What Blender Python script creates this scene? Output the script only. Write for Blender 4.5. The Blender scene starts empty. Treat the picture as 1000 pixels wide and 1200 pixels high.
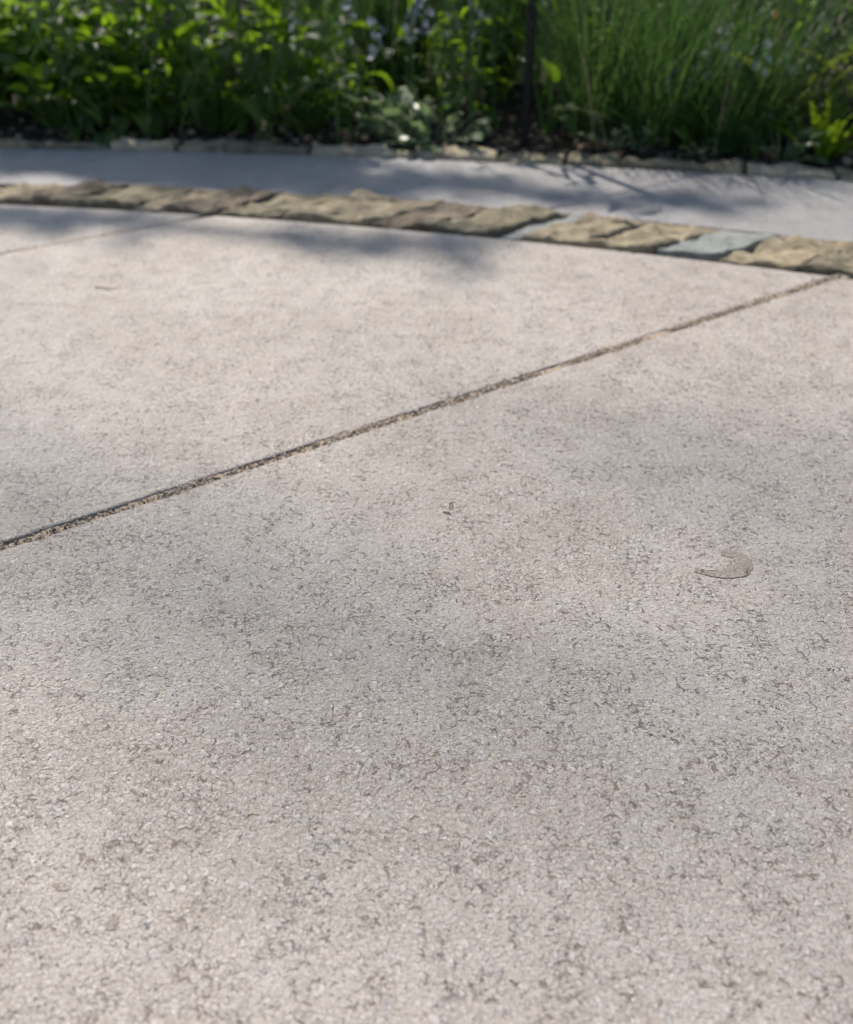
import bpy, bmesh, math, random
import numpy as np
from mathutils import Vector, Matrix, noise as mnoise
R = math.radians
random.seed(11)
S = bpy.context.scene
C = S.collection
# ------------------------------------------------------------------ camera, sky, sun, exposure
CAM_H, PITCH, FPX = 0.38, R(35.2), 1072.0
cam = bpy.data.cameras.new('camera'); cam_o = bpy.data.objects.new('camera', cam); C.objects.link(cam_o)
cam_o.location = (0, 0, CAM_H); cam_o.rotation_euler = (R(90) - PITCH, 0, 0)
cam.sensor_fit = 'HORIZONTAL'; cam.sensor_width = 36; cam.lens = 36 * FPX / 1000
cam.clip_start = 0.01; cam.clip_end = 800
cam.dof.use_dof = True; cam.dof.focus_distance = 0.54; cam.dof.aperture_fstop = 38.6 / 5.3
S.camera = cam_o
SUN_EL, SUN_AZ = R(46), R(-30)            # azimuth from +Y towards +X
SUN = Vector((math.sin(SUN_AZ) * math.cos(SUN_EL), math.cos(SUN_AZ) * math.cos(SUN_EL), math.sin(SUN_EL)))
w = bpy.data.worlds.new('World'); S.world = w; w.use_nodes = True
sky = w.node_tree.nodes.new('ShaderNodeTexSky'); sky.sky_type = 'NISHITA'; sky.sun_disc = False
sky.sun_elevation = SUN_EL; sky.sun_rotation = SUN_AZ
bgn = w.node_tree.nodes['Background']; bgn.inputs['Strength'].default_value = 0.115
w.node_tree.links.new(sky.outputs[0], bgn.inputs[0])
sl = bpy.data.lights.new('sun', 'SUN'); sl.energy = 4.9; sl.angle = R(0.55); sl.color = (1, .93, .84)
sun_o = bpy.data.objects.new('sun', sl); C.objects.link(sun_o)
sun_o.rotation_euler = SUN.to_track_quat('Z', 'Y').to_euler()
S.view_settings.view_transform = 'Standard'; S.view_settings.look = 'None'; S.view_settings.gamma = 1
S.view_settings.exposure = 0.27
S.cycles.filter_width = 1.0; S.cycles.max_bounces = 5; S.cycles.diffuse_bounces = 3; S.cycles.glossy_bounces = 2; S.cycles.transmission_bounces = 3

# ------------------------------------------------------------------ helpers
def tag(o, label=None, cat=None, group=None, kind=None):
    for k, v in (('label', label), ('category', cat), ('group', group), ('kind', kind)):
        if v: o[k] = v
    return o
def empty(name, loc=(0, 0, 0), rz=0.0):
    o = bpy.data.objects.new(name, None); C.objects.link(o); o.location = loc; o.rotation_euler = (0, 0, rz)
    o.empty_display_size = .05
    return o
def link(name, me, parent=None, loc=None):
    o = bpy.data.objects.new(name, me); C.objects.link(o)
    if parent: o.parent = parent
    if loc is not None: o.location = loc
    return o
def mesh(name, v, f, mats=(), smooth=True, mi=None, uv=None):
    me = bpy.data.meshes.new(name); me.from_pydata([tuple(p) for p in v], [], f)
    for m in (mats if isinstance(mats, (list, tuple)) else [mats]): me.materials.append(m)
    if mi is not None: me.polygons.foreach_set('material_index', mi)
    if uv is not None:
        l = me.uv_layers.new(name='UVMap'); idx = np.empty(len(me.loops), dtype=np.int32)
        me.loops.foreach_get('vertex_index', idx); l.data.foreach_set('uv', np.asarray(uv, dtype=np.float32)[idx].ravel())
    me.polygons.foreach_set('use_smooth', [smooth] * len(me.polygons)); me.update(); return me
def ground_at(px, py, z=0.0):            # where the sight line through a photo pixel meets height z
    u, v = (px - 500) / FPX, (600 - py) / FPX
    d = Vector((u, math.cos(PITCH) + v * math.sin(PITCH), -math.sin(PITCH) + v * math.cos(PITCH)))
    t = (z - CAM_H) / d.z
    return Vector((d.x * t, d.y * t, z))
def nz(x, y, z=0.0, s=1.0): return mnoise.noise(Vector((x * s, y * s, z)))

class NT:                                # tiny node-tree writer
    def __init__(s, name):
        s.m = bpy.data.materials.new(name); s.m.use_nodes = True; s.t = s.m.node_tree
        s.b = s.t.nodes['Principled BSDF']; s.out = s.t.nodes['Material Output']
    def n(s, typ, ins=None, **kw):
        nd = s.t.nodes.new(typ)
        for k, v in kw.items(): setattr(nd, k, v)
        for k, v in (ins or {}).items(): s.set(nd.inputs[k], v)
        return nd
    def set(s, sock, v):
        if isinstance(v, bpy.types.NodeSocket): s.t.links.new(v, sock)
        elif isinstance(v, (tuple, list)) and len(v) == 3 and sock.type == 'RGBA': sock.default_value = (*v, 1)
        else: sock.default_value = v
    def math(s, op, a, b=0.0, c=0.0, clamp=False):
        nd = s.n('ShaderNodeMath', operation=op, use_clamp=clamp); s.set(nd.inputs[0], a); s.set(nd.inputs[1], b)
        if op in ('MULTIPLY_ADD', 'SMOOTH_MIN', 'COMPARE'): s.set(nd.inputs[2], c)
        return nd.outputs[0]
    def vm(s, op, a, b=(0, 0, 0)):
        nd = s.n('ShaderNodeVectorMath', operation=op); s.set(nd.inputs[0], a)
        if op == 'SCALE': s.set(nd.inputs['Scale'], b)
        elif op not in ('LENGTH',): s.set(nd.inputs[1], b)
        return nd.outputs['Value'] if op in ('LENGTH', 'DOT_PRODUCT') else nd.outputs[0]
    def ramp(s, v, lo, hi, a=0.0, b=1.0, smooth=True):
        nd = s.n('ShaderNodeMapRange', interpolation_type='SMOOTHSTEP' if smooth else 'LINEAR')
        for k, x in zip(('Value', 'From Min', 'From Max', 'To Min', 'To Max'), (v, lo, hi, a, b)): s.set(nd.inputs[k], x)
        return nd.outputs[0]
    def noise(s, vec, scale, detail=2.0, rough=.5, out='Fac', dims='3D', dist=0.0):
        nd = s.n('ShaderNodeTexNoise', noise_dimensions=dims)
        s.set(nd.inputs['Vector'], vec); s.set(nd.inputs['Scale'], scale); s.set(nd.inputs['Detail'], detail)
        s.set(nd.inputs['Roughness'], rough); s.set(nd.inputs['Distortion'], dist)
        return nd.outputs[out]
    def vor(s, vec, scale=1.0, feature='F1', dims='2D', rnd=1.0):
        nd = s.n('ShaderNodeTexVoronoi', feature=feature, voronoi_dimensions=dims)
        s.set(nd.inputs['Vector'], vec); s.set(nd.inputs['Scale'], scale); s.set(nd.inputs['Randomness'], rnd)
        return nd
    def mix(s, f, a, b, mode='MIX'):
        nd = s.n('ShaderNodeMix', data_type='RGBA', blend_type=mode)
        s.set(nd.inputs[0], f); s.set(nd.inputs[6], a); s.set(nd.inputs[7], b)
        return nd.outputs[2]
    def bump(s, h, dist, strength=1.0, normal=None):
        nd = s.n('ShaderNodeBump'); s.set(nd.inputs['Height'], h); s.set(nd.inputs['Distance'], dist); s.set(nd.inputs['Strength'], strength)
        if normal is not None: s.set(nd.inputs['Normal'], normal)
        return nd.outputs[0]
    def coords(s, rnd=True):
        tc = s.n('ShaderNodeTexCoord').outputs['Object']
        if not rnd: return tc
        oi = s.n('ShaderNodeObjectInfo').outputs['Random']
        off = s.n('ShaderNodeCombineXYZ'); s.set(off.inputs[0], s.math('MULTIPLY', oi, 37.0)); s.set(off.inputs[1], s.math('MULTIPLY', oi, 91.0))
        return s.vm('ADD', tc, off.outputs[0])

# ------------------------------------------------------------------ materials
def limestone(name='shell_limestone', tint=None, bite=1.0):
    t = NT(name); p = t.coords()
    sub = lambda x, y: t.math('SUBTRACT', x, y)
    mul = lambda x, y: t.math('MULTIPLY', x, y)
    add = lambda x, y: t.math('ADD', x, y)
    mx = lambda x, y: t.math('MAXIMUM', x, y)
    wv = t.vm('SUBTRACT', t.noise(p, 430, 2, .65, 'Color', '2D'), (.5, .5, .5)); pw = t.vm('ADD', p, t.vm('SCALE', wv, .0030))
    clus = t.noise(p, 36, 4, .68, dims='2D')              # where shell debris crowds together
    cl = t.ramp(clus, .32, .72)
    def flecks(scale, keep, seed, aspect, lmin, lmax, bend):
        """every cell carries one short, bent, tapering piece of shell at its own angle"""
        q = t.vm('SCALE', t.vm('ADD', pw, (seed, seed * 1.7, 0)), scale)
        v = t.vor(q, 1.0); rgb = t.n('ShaderNodeSeparateColor', {'Color': v.outputs['Color']})
        rot = t.n('ShaderNodeVectorRotate', rotation_type='Z_AXIS'); t.set(rot.inputs['Vector'], t.vm('SUBTRACT', q, v.outputs['Position']))
        t.set(rot.inputs['Angle'], add(.35 - 1.25, mul(rgb.outputs[0], 2.5)))
        xyz = t.n('ShaderNodeSeparateXYZ', {0: rot.outputs[0]}); x = xyz.outputs[0]
        y = add(xyz.outputs[1], mul(mul(x, x), bend))
        L = t.ramp(rgb.outputs[1], 0, 1, lmin, lmax, False)
        e = add(mul(x, x), mul(mul(y, y), aspect * aspect))
        m = t.ramp(t.math('DIVIDE', e, mul(L, L)), .55, 1.15, 1, 0)
        return mul(m, t.math('LESS_THAN', rgb.outputs[2], keep)), rgb
    f1, r1 = flecks(125, t.ramp(cl, 0, 1, .10, .46), .3, 4.6, .08, .58, 1.3)
    f2, r2 = flecks(370, t.ramp(cl, 0, 1, .18, .80), 1.1, 3.2, .10, .62, .8)
    f3, r3 = flecks(150, .8, 2.3, 1.6, .15, .60, .5)       # pale rounded shell pieces
    grain = t.noise(pw, 700, 4, .78, dims='2D')
    rag = t.noise(pw, 240, 5, .72, dims='2D')              # ragged relief and open voids
    vug = t.ramp(rag, t.ramp(cl, 0, 1, .655, .595), t.ramp(cl, 0, 1, .70, .64))
    hollow = mx(mx(mul(f1, t.ramp(r1.outputs[1], 0, 1, .95, .7)), mul(f2, t.ramp(r2.outputs[1], 0, 1, .9, .4))), vug)
    hollow = mx(hollow, mul(t.ramp(grain, .62, .71), t.ramp(cl, 0, 1, .4, .85)))
    h = add(mul(grain, .35), mul(f3, .22)); h = sub(add(h, mul(t.ramp(rag, .25, .65, 0, 1, False), -.75)), mul(hollow, .5))
    g2 = t.n('ShaderNodeSeparateColor', {'Color': t.vor(pw, 800).outputs['Color']})
    blotch = t.noise(p, 6.5, 5, .66, dims='2D')
    base = t.mix(t.ramp(blotch, .3, .7), (.460, .390, .325), (.568, .498, .430))
    base = t.mix(t.ramp(cl, .2, 1, 0, .1), base, (.42, .352, .288))
    base = t.mix(t.ramp(rag, .44, .30, 0, .6), base, (.68, .625, .565))
    base = t.mix(mul(f3, t.ramp(r3.outputs[0], .3, 1, 0, .75)), base, (.68, .63, .585))
    base = t.mix(mul(f3, t.ramp(r3.outputs[1], .6, 1, 0, .6)), base, (.40, .365, .335))
    base = t.mix(t.ramp(g2.outputs[2], .55, 1.0, 0, .5), base, (.73, .68, .63))
    base = t.mix(t.ramp(g2.outputs[0], .58, 1.0, 0, t.ramp(cl, 0, 1, .25, .55)), base, (.28, .24, .205))
    base = t.mix(t.ramp(grain, .46, .33, 0, .5), base, (.70, .65, .60))
    brown = t.mix(t.ramp(t.noise(p, 23, 3, .6, dims='2D'), .36, .58), (.080, .064, .053), (.165, .104, .066))
    base = t.mix(mul(hollow, .90 * bite), base, brown)
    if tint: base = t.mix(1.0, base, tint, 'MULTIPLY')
    t.set(t.b.inputs['Base Color'], base)
    t.set(t.b.inputs['Roughness'], t.ramp(grain, .3, .7, .50, .34)); t.set(t.b.inputs['Specular IOR Level'], .75)
    t.set(t.b.inputs['Normal'], t.bump(h, .0013, 1.0))
    return t.m

def stone(name, ca, cb, cc, scale=60, rough=.85, bump=.0025):
    t = NT(name); p = t.coords()
    a = t.noise(p, scale, 6, .65); b = t.noise(t.vm('MULTIPLY', p, (1, 1, 3)), scale * 3.3, 5, .7); c = t.noise(p, scale * .35, 4, .6)
    col = t.mix(t.ramp(a, .35, .65), ca, cb); col = t.mix(t.ramp(c, .45, .68, 0, .8), col, cc)
    col = t.mix(t.ramp(b, .55, .75, 0, .65), col, tuple(x * .42 for x in ca))
    t.set(t.b.inputs['Base Color'], col); t.set(t.b.inputs['Roughness'], rough); t.set(t.b.inputs['Specular IOR Level'], .25)
    t.set(t.b.inputs['Normal'], t.bump(t.math('ADD', a, b), bump, .9)); return t.m

def plain(name, col, rough=.7, var=.25, scale=80, bump=.0008, metal=0.0):
    t = NT(name); p = t.coords(); a = t.noise(p, scale, 4, .6)
    c = t.mix(t.ramp(a, .3, .7), tuple(x * (1 - var) for x in col), tuple(min(1, x * (1 + var)) for x in col))
    t.set(t.b.inputs['Base Color'], c); t.set(t.b.inputs['Roughness'], rough); t.set(t.b.inputs['Metallic'], metal)
    t.set(t.b.inputs['Specular IOR Level'], .3)
    t.set(t.b.inputs['Normal'], t.bump(a, bump)); return t.m

def leafmat(name, col, col2, trans=.42, rough=.34, tcol=None, vein=True, dim=.86):
    col = tuple(x * dim for x in col); col2 = tuple(x * dim for x in col2); tcol = tcol and tuple(x * dim for x in tcol)
    t = NT(name); p = t.coords(); rnd = t.n('ShaderNodeObjectInfo').outputs['Random']
    n = t.noise(p, 45, 3, .6)
    f = t.math('ADD', t.math('MULTIPLY', rnd, .7), t.math('MULTIPLY', t.ramp(n, .35, .65), .3))
    base = t.mix(f, col, col2)
    if vein:
        uv = t.n('ShaderNodeUVMap').outputs[0]; xyz = t.n('ShaderNodeSeparateXYZ', {0: uv})
        ax = t.math('ABSOLUTE', t.math('SUBTRACT', xyz.outputs[0], .5))
        mr = t.ramp(ax, .0, .05, .5, 0)
        side = t.math('SINE', t.math('MULTIPLY', t.math('SUBTRACT', xyz.outputs[1], t.math('MULTIPLY', ax, .7)), 62.0))
        base = t.mix(t.math('MAXIMUM', mr, t.ramp(side, .75, 1.0, 0, .28)), base, tuple(min(1, x * 1.9 + .02) for x in col2))
        t.set(t.b.inputs['Normal'], t.bump(side, .0012, .5))
    t.set(t.b.inputs['Base Color'], base); t.set(t.b.inputs['Roughness'], rough); t.set(t.b.inputs['Specular IOR Level'], .5)
    tr = t.n('ShaderNodeBsdfTranslucent'); tc = tcol or (col2[0] * 3.1 + .02, col2[1] * 2.9 + .03, col2[2] * .9)
    t.set(tr.inputs['Color'], t.mix(f, tuple(x * .7 for x in tc), tc))
    ms = t.n('ShaderNodeMixShader', {0: trans}); t.t.links.new(t.b.outputs[0], ms.inputs[1]); t.t.links.new(tr.outputs[0], ms.inputs[2])
    t.t.links.new(ms.outputs[0], t.out.inputs['Surface']); return t.m

M = {}
M['slab'] = limestone()
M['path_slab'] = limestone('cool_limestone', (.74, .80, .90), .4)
M['slab_edge'] = plain('dirty_slab_edge', (.34, .275, .215), .9, .35, 500, .0012)
M['sand'] = plain('joint_sand', (.40, .325, .245), .95, .35, 700, .0012)
M['sand_pale'] = plain('pale_joint_sand', (.42, .355, .29), .95, .3, 700, .0012)
M['bed'] = plain('bedding_mortar', (.16, .14, .115), .95, .35, 120, .003)
M['grit'] = plain('grit', (.34, .27, .195), .85, .45, 300, .0003)
M['grit_dark'] = plain('grit_dark', (.13, .105, .085), .85, .4, 300, .0003)
M['grit_pale'] = plain('grit_pale', (.55, .49, .41), .8, .25, 300, .0003)
M['tan'] = stone('tan_sandstone', (.33, .27, .175), (.47, .395, .27), (.17, .15, .10), 60, .85, .005)
M['olive'] = stone('olive_sandstone', (.20, .175, .115), (.32, .275, .19), (.115, .108, .07), 48, .85, .005)
M['brown'] = stone('brown_sandstone', (.175, .14, .10), (.28, .235, .17), (.105, .09, .065), 50, .85, .005)
M['granite'] = stone('pale_granite', (.28, .295, .275), (.37, .38, .355), (.20, .21, .19), 110, .75, .003)
M['slate'] = stone('blue_slate', (.20, .215, .21), (.285, .30, .29), (.15, .155, .145), 70, .75, .003)
M['buff'] = stone('buff_stone', (.42, .35, .24), (.53, .45, .33), (.28, .235, .155), 40, .85, .004)
M['soil'] = plain('soil', (.030, .021, .015), .95, .5, 60, .008)
M['lawn'] = plain('lawn', (.045, .08, .022), .95, .4, 25, .01)
M['broad'] = leafmat('broad_leaf', (.034, .085, .018), (.085, .16, .024), .50, .33)
M['lance'] = leafmat('lance_leaf', (.046, .105, .016), (.105, .19, .026), .52, .38)
M['pale'] = leafmat('pale_leaf', (.14, .21, .10), (.24, .30, .17), .34, .28, (.30, .44, .18))
M['grass'] = leafmat('grass_blade', (.034, .078, .020), (.062, .120, .028), .36, .40, (.115, .27, .05), False)
M['grass_light'] = leafmat('light_grass_blade', (.060, .118, .030), (.105, .165, .045), .40, .38, (.18, .32, .08), False)
M['strap'] = leafmat('strap_leaf', (.075, .125, .055), (.13, .17, .085), .35, .35)
M['lime'] = leafmat('lime_leaf', (.15, .30, .03), (.28, .42, .05), .5, .4, (.42, .62, .06))
M['limeup'] = leafmat('yellow_green_leaf', (.075, .16, .02), (.15, .24, .03), .5, .4)
M['dark'] = leafmat('dark_leaf', (.016, .036, .012), (.032, .062, .016), .22, .36, vein=False)
M['yellowgreen'] = leafmat('yellowgreen_leaf', (.075, .13, .018), (.13, .18, .03), .5, .38, vein=False)
M['stem'] = plain('green_stem', (.075, .125, .04), .6, .3, 60)
M['bark'] = plain('bark', (.075, .058, .045), .95, .4, 40, .006)
M['blue'] = leafmat('blue_petal', (.42, .46, .64), (.55, .58, .72), .35, .5, (.5, .55, .72), False)
M['white'] = leafmat('white_petal', (.62, .62, .64), (.72, .72, .74), .35, .5, (.7, .7, .72), False)
M['orange'] = leafmat('orange_petal', (.62, .12, .03), (.72, .2, .04), .35, .5, (.8, .25, .05), False)
M['post'] = plain('black_paint', (.006, .006, .007), .6, .3, 90, .0004)
M['deadleaf'] = leafmat('dead_leaf', (.20, .105, .06), (.30, .17, .10), .2, .7, (.3, .15, .07))
M['straw'] = plain('straw', (.50, .41, .27), .7, .2, 200, .0003)
M['fossil'] = limestone('fossil_limestone', (.76, .715, .68), 1.0)
M['fossil_rim'] = plain('fossil_rim', (.27, .225, .19), .6, .3, 500, .0003)

# ------------------------------------------------------------------ layout curves (metres)
C1 = Vector((-1.122, -2.949)); R1 = 4.263                 # rim of the patio
C2 = Vector((-1.032, -5.367)); R2 = 6.968                 # far rim of the path
UD = Vector((.8322, .5544)); VD = Vector((-.5544, .8322)) # slab courses
def uv2(u, v): return UD * u + VD * v
def arc(c, r, a): return Vector((c.x + r * math.cos(a), c.y + r * math.sin(a)))
def theta(p): return math.atan2(p.y - C1.y, p.x - C1.x)
def edge_y(x, extra=0.0): return C2.y + math.sqrt((R2 + extra) ** 2 - (x - C2.x) ** 2)

def resample(poly, step=.007):
    out = []
    for a, b in zip(poly, poly[1:] + poly[:1]):
        n = max(1, int((b - a).length / step))
        out += [a.lerp(b, i / n) for i in range(n)]
    return out
def clip(poly, nrm, d):                                   # keep nrm.p <= d
    out = []
    for a, b in zip(poly, poly[1:] + poly[:1]):
        da, db = nrm.dot(a) - d, nrm.dot(b) - d
        if da <= 0: out.append(a)
        if (da < 0 < db) or (db < 0 < da): out.append(a.lerp(b, da / (da - db)))
    return out
def clip_circle(poly, c, r, a0=R(40), a1=R(130), n=140):
    for i in range(n + 1):
        a = a0 + (a1 - a0) * i / n; nr = Vector((math.cos(a), math.sin(a)))
        if not poly: return poly
        if max(nr.dot(p - c) for p in poly) > r: poly = clip(poly, nr, nr.dot(c) + r)
    return poly
def slab(parent, poly, z=0.0, thick=.04, rough=.0006, fine=True, mat='slab'):
    pts = resample(poly, .006 if fine else .03); n = len(pts)
    cen = sum(pts, Vector((0, 0))) / n
    area = sum(a.x * b.y - b.x * a.y for a, b in zip(pts, pts[1:] + pts[:1]))
    if area < 0: pts.reverse()
    rings = [[], [], [], []]
    for i in range(n):
        a, b, c = pts[i - 1], pts[i], pts[(i + 1) % n]
        tdir = (c - a); tdir = tdir.normalized() if tdir.length > 1e-7 else Vector((1, 0))
        inn = Vector((-tdir.y, tdir.x)); p = b - cen
        j = nz(b.x, b.y, 1.3, 160) * rough + nz(b.x, b.y, 4.1, 37) * rough * .9
        chip = max(0, nz(b.x, b.y, 7.7, 70) - .25) * .006 if fine else 0
        rings[0].append((*(p + inn * (.0028 + chip + j)), z))
        rings[1].append((*(p + inn * (.0010 + chip * .7 + j)), z - .0007 - chip * .25))
        rings[2].append((*(p + inn * (.0001 + chip * .4 + j)), z - .0026 - chip * .5))
        rings[3].append((*(p + inn * j), z - thick))
    v = sum(rings, []); f = [tuple(range(n))]
    for k in range(3):
        for i in range(n):
            q = (i + 1) % n; f.append((k * n + i, (k + 1) * n + i, (k + 1) * n + q, k * n + q))
    me = mesh('paving_slab', v, f, [M[mat], M['slab_edge']], True, [0] * (1 + n) + [1] * (2 * n)); me.polygons[0].use_smooth = False
    return link('paving_slab', me, parent, (cen.x, cen.y, 0))

# ------------------------------------------------------------------ setting
g = mesh('ground', [(-220, -220, -.06), (220, -220, -.06), (220, 220, -.06), (-220, 220, -.06)], [(0, 1, 2, 3)], M['lawn'])
tag(link('ground', g), 'mown lawn and garden ground around the terrace', kind='structure')

def sector_sheet(name, ca, ra, cb, rb, z, mat, a0=R(48), a1=R(132), n=160, inner_pt=None):
    v = []; f = []
    for i in range(n + 1):
        a = a0 + (a1 - a0) * i / n
        p = arc(ca, ra, a) if inner_pt is None else arc(ca, .4, a)
        # outer point: along the same direction from ca
        d = Vector((math.cos(a), math.sin(a))); q = ca - cb; bq = q.dot(d); t = -bq + math.sqrt(max(0, bq * bq - q.length_squared + rb * rb))
        o = ca + d * t
        v += [(p.x, p.y, z), (o.x, o.y, z)]
    for i in range(n): f.append((2 * i, 2 * i + 1, 2 * i + 3, 2 * i + 2))
    return mesh(name, v, f, mat)
patio = link('patio', sector_sheet('patio', C1, 0, C1, R1 - .003, -.0068, M['sand'], inner_pt=1))
tag(patio, 'pale shell limestone patio with sand filled joints', kind='structure')
path = link('path', sector_sheet('path', C1, R1 + .124, C2, R2 - .001, -.0042, M['sand']))
tag(path, 'narrow limestone path between two rows of stone setts', kind='structure')

V1, V2 = .5763, 1.1813
GAP = .0035
rows = [(V1 - .605 * 3, [-2.6, -1.5, -.4, .75, 3]), (V1 - .605 * 2, [-2.6, -1.9, -.75, .25, 1.2, 3]), (V1 - .605, [-2.6, -1.35, -.13, 1.3, 3]),
        (V1, [-2.6, -1.15, -.06, 1.2, 3]), (V2, [-2.6, -1.6, -.5, .6, 3]), (V2 + .605, [-2.6, -1.3, -.2, 3])]
for v0, cuts in rows:
    for a, b in zip(cuts, cuts[1:]):
        poly = [uv2(a + GAP, v0 + GAP), uv2(b - GAP, v0 + GAP), uv2(b - GAP, v0 + .605 - GAP), uv2(a + GAP, v0 + .605 - GAP)]
        poly = clip_circle(poly, C1, R1 - .004)
        if len(poly) > 2 and max((p - poly[0]).length for p in poly) > .08:
            s = slab(patio, poly, fine=(b > -.2 and v0 > V1 - .7 and v0 < V2 + .1))
            if abs(v0 - (V1 - .605)) < .01 and a < 0 < b: near_slab = s
            if v0 == V1 and a < 0 < b: far_slab = s
# path slabs share the course direction of the patio, one joint in view
def circ_u(c, r, v):
    cu, cv = c.dot(UD), c.dot(VD); return cu + math.sqrt(max(0, r * r - (v - cv) ** 2))
def taper(a): return .030 * max(0, min(1, (a - R(72)) / R(10)))          # the sett row narrows towards the left
def tuck(p): q = p - C1; return C1 + q * (1 - taper(theta(p)) / q.length)
pv = [-.85, -.25, .355, .96, 1.565, 2.05]
for va, vb in zip(pv, pv[1:]):
    a, b = va + .0002, vb - .0002
    inner = [tuck(uv2(circ_u(C1, R1 + .129, a + (b - a) * i / 30), a + (b - a) * i / 30)) for i in range(31)]
    outer = [uv2(circ_u(C2, R2 - .004, a + (b - a) * i / 30), a + (b - a) * i / 30) for i in range(31)]
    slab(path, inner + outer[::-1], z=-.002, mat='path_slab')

# sand and grit in the joints
def joint_strip(v0, u0, u1, lo, hi, mat='sand'):
    n = int((u1 - u0) / .0025); m = 8; vv = []; ff = []
    for i in range(n + 1):
        u = u0 + (u1 - u0) * i / n; base = lo + (hi - lo) * min(1, max(0, u / .85)) + nz(u, v0, 0, 14) * .0016
        for k in range(m + 1):
            q = -.0068 + .0136 * k / m; p = uv2(u, v0 + q)
            vv.append((p.x, p.y, base + nz(u, q, 2, 260) * .0013 + nz(u, q, 5, 90) * .001 - .12 * (abs(q) - .003 if abs(q) > .003 else 0)))
    for i in range(n):
        for k in range(m): a = i * (m + 1) + k; ff.append((a, a + m + 1, a + m + 2, a + 1))
    tag(link('joint_sand', mesh('joint_sand', vv, ff, M[mat]), patio), kind=None)
joint_strip(V1, -.05, .96, -.0022, -.0004)
joint_strip(V2, -.1, .42, -.0008, -.0003, 'sand_pale')
ico = bmesh.new(); bmesh.ops.create_icosphere(ico, subdivisions=1, radius=1); ico.verts.ensure_lookup_table()
IV = [v.co.copy() for v in ico.verts]; IF = [tuple(v.index for v in f.verts) for f in ico.faces]; ico.free()
def grains(name, items, parent, label=None):
    vv = []; ff = []; mi = []
    for (x, y, z, r, m) in items:
        o = len(vv); e = Matrix.Rotation(random.uniform(0, 6.28), 3, Vector((random.random() - .5, random.random() - .5, random.random() - .5)).normalized())
        s = (random.uniform(.6, 1.3), random.uniform(.6, 1.2), random.uniform(.5, .9))
        for c in IV:
            k = e @ Vector((c.x * s[0], c.y * s[1], c.z * s[2])) * (r * random.uniform(.8, 1.2)); vv.append((x + k.x, y + k.y, z + k.z))
        ff += [(a + o, b + o, c + o) for a, b, c in IF]; mi += [m] * len(IF)
    me = mesh(name, vv, ff, [M['grit'], M['grit_dark'], M['grit_pale']], False, mi)
    return tag(link(name, me, parent), kind='stuff')
it = []
for i in range(3600):
    u = random.uniform(-.04, .95); q = max(-.0058, min(.0058, random.gauss(-.0005, .0028)))
    if nz(u, 3, 0, 22) + random.uniform(-.35, .35) < -.12: continue
    p = uv2(u, V1 + q); z = -.0022 + .0018 * min(1, max(0, u / .85)) + nz(u, V1, 0, 14) * .0016 + .0004
    it.append((p.x, p.y, z + random.uniform(0, .0012), random.uniform(.0004, .0013) * (1.35 if random.random() < .12 else 1), random.choice([0, 0, 0, 0, 0, 1, 2, 2])))
for i in range(420):                                       # crumbs pushed out onto the slab edges
    u = random.uniform(.0, .93); q = random.choice([-1, 1, 1]) * (.006 + abs(random.gauss(0, .006)))
    if nz(u, 9, 0, 17) < .0: continue
    p = uv2(u, V1 + q); it.append((p.x, p.y, .0003, random.uniform(.0003, .0008), random.choice([0, 2, 2])))
grains('joint_grit', it, patio)

# fossil shell in the near slab and a few dark pebbles of the stone
def flat_piece(name, outline, parent, mat, z=.0004):
    cen = sum(outline, Vector((0, 0))) / len(outline); n = len(outline)
    top = [(*(cen + (p - cen) * .93), z) for p in outline]; bot = [(p.x, p.y, -.0006) for p in outline]
    loc = parent.location
    v = [(a - loc.x, b - loc.y, c) for a, b, c in top + bot]; f = [tuple(range(n))] + [(i, i + n, (i + 1) % n + n, (i + 1) % n) for i in range(n)]
    return link(name, mesh(name, v, f, mat, False), parent)
def band(name, px, wid, parent, mat, z):
    pts = [ground_at(*q).xy for q in px]; L = []; Rr = []
    for i, p in enumerate(pts):
        d = (pts[min(i + 1, len(pts) - 1)] - pts[max(i - 1, 0)]).normalized(); nn = Vector((-d.y, d.x)); w_ = wid[i] * .5 * (1 + .22 * nz(p.x, p.y, 3, 420) + .18 * nz(p.x, p.y, 8, 150))
        L.append(p + nn * w_); Rr.append(p - nn * w_)
    v = [(a.x - parent.location.x, a.y - parent.location.y, z) for a in L] + [(a.x - parent.location.x, a.y - parent.location.y, z) for a in Rr]
    n = len(pts); f = [(i, i + 1, n + i + 1, n + i) for i in range(n - 1)]
    return link(name, mesh(name, v, f, mat, False), parent)
def curve_pts(pp, n=64):
    out = []
    for i in range(n):
        t = i / (n - 1) * (len(pp) - 1); k = min(int(t), len(pp) - 2); u = t - k
        p0, p1, p2, p3 = pp[max(k - 1, 0)], pp[k], pp[k + 1], pp[min(k + 2, len(pp) - 1)]
        out.append(tuple(.5 * (2 * b + (c - a) * u + (2 * a - 5 * b + 4 * c - d) * u * u + (3 * b - a - 3 * c + d) * u ** 3) for a, b, c, d in zip(p0, p1, p2, p3)))
    return out
cres = curve_pts([(845, 648), (862, 651), (872, 659), (868, 668), (850, 673), (832, 672), (814, 668)])
wd = [.0035 + .0085 * math.sin(math.pi * min(1, (i / 63 * 25 + 2) / 27)) * (1.0 - .3 * max(0, min(1, (i - 38) / 10))) for i in range(64)]
band('fossil_rim', cres, [x + .0003 for x in wd], near_slab, M['fossil_rim'], .00022)
band('fossil_shell', cres, wd, near_slab, M['fossil'], .00045)
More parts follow.
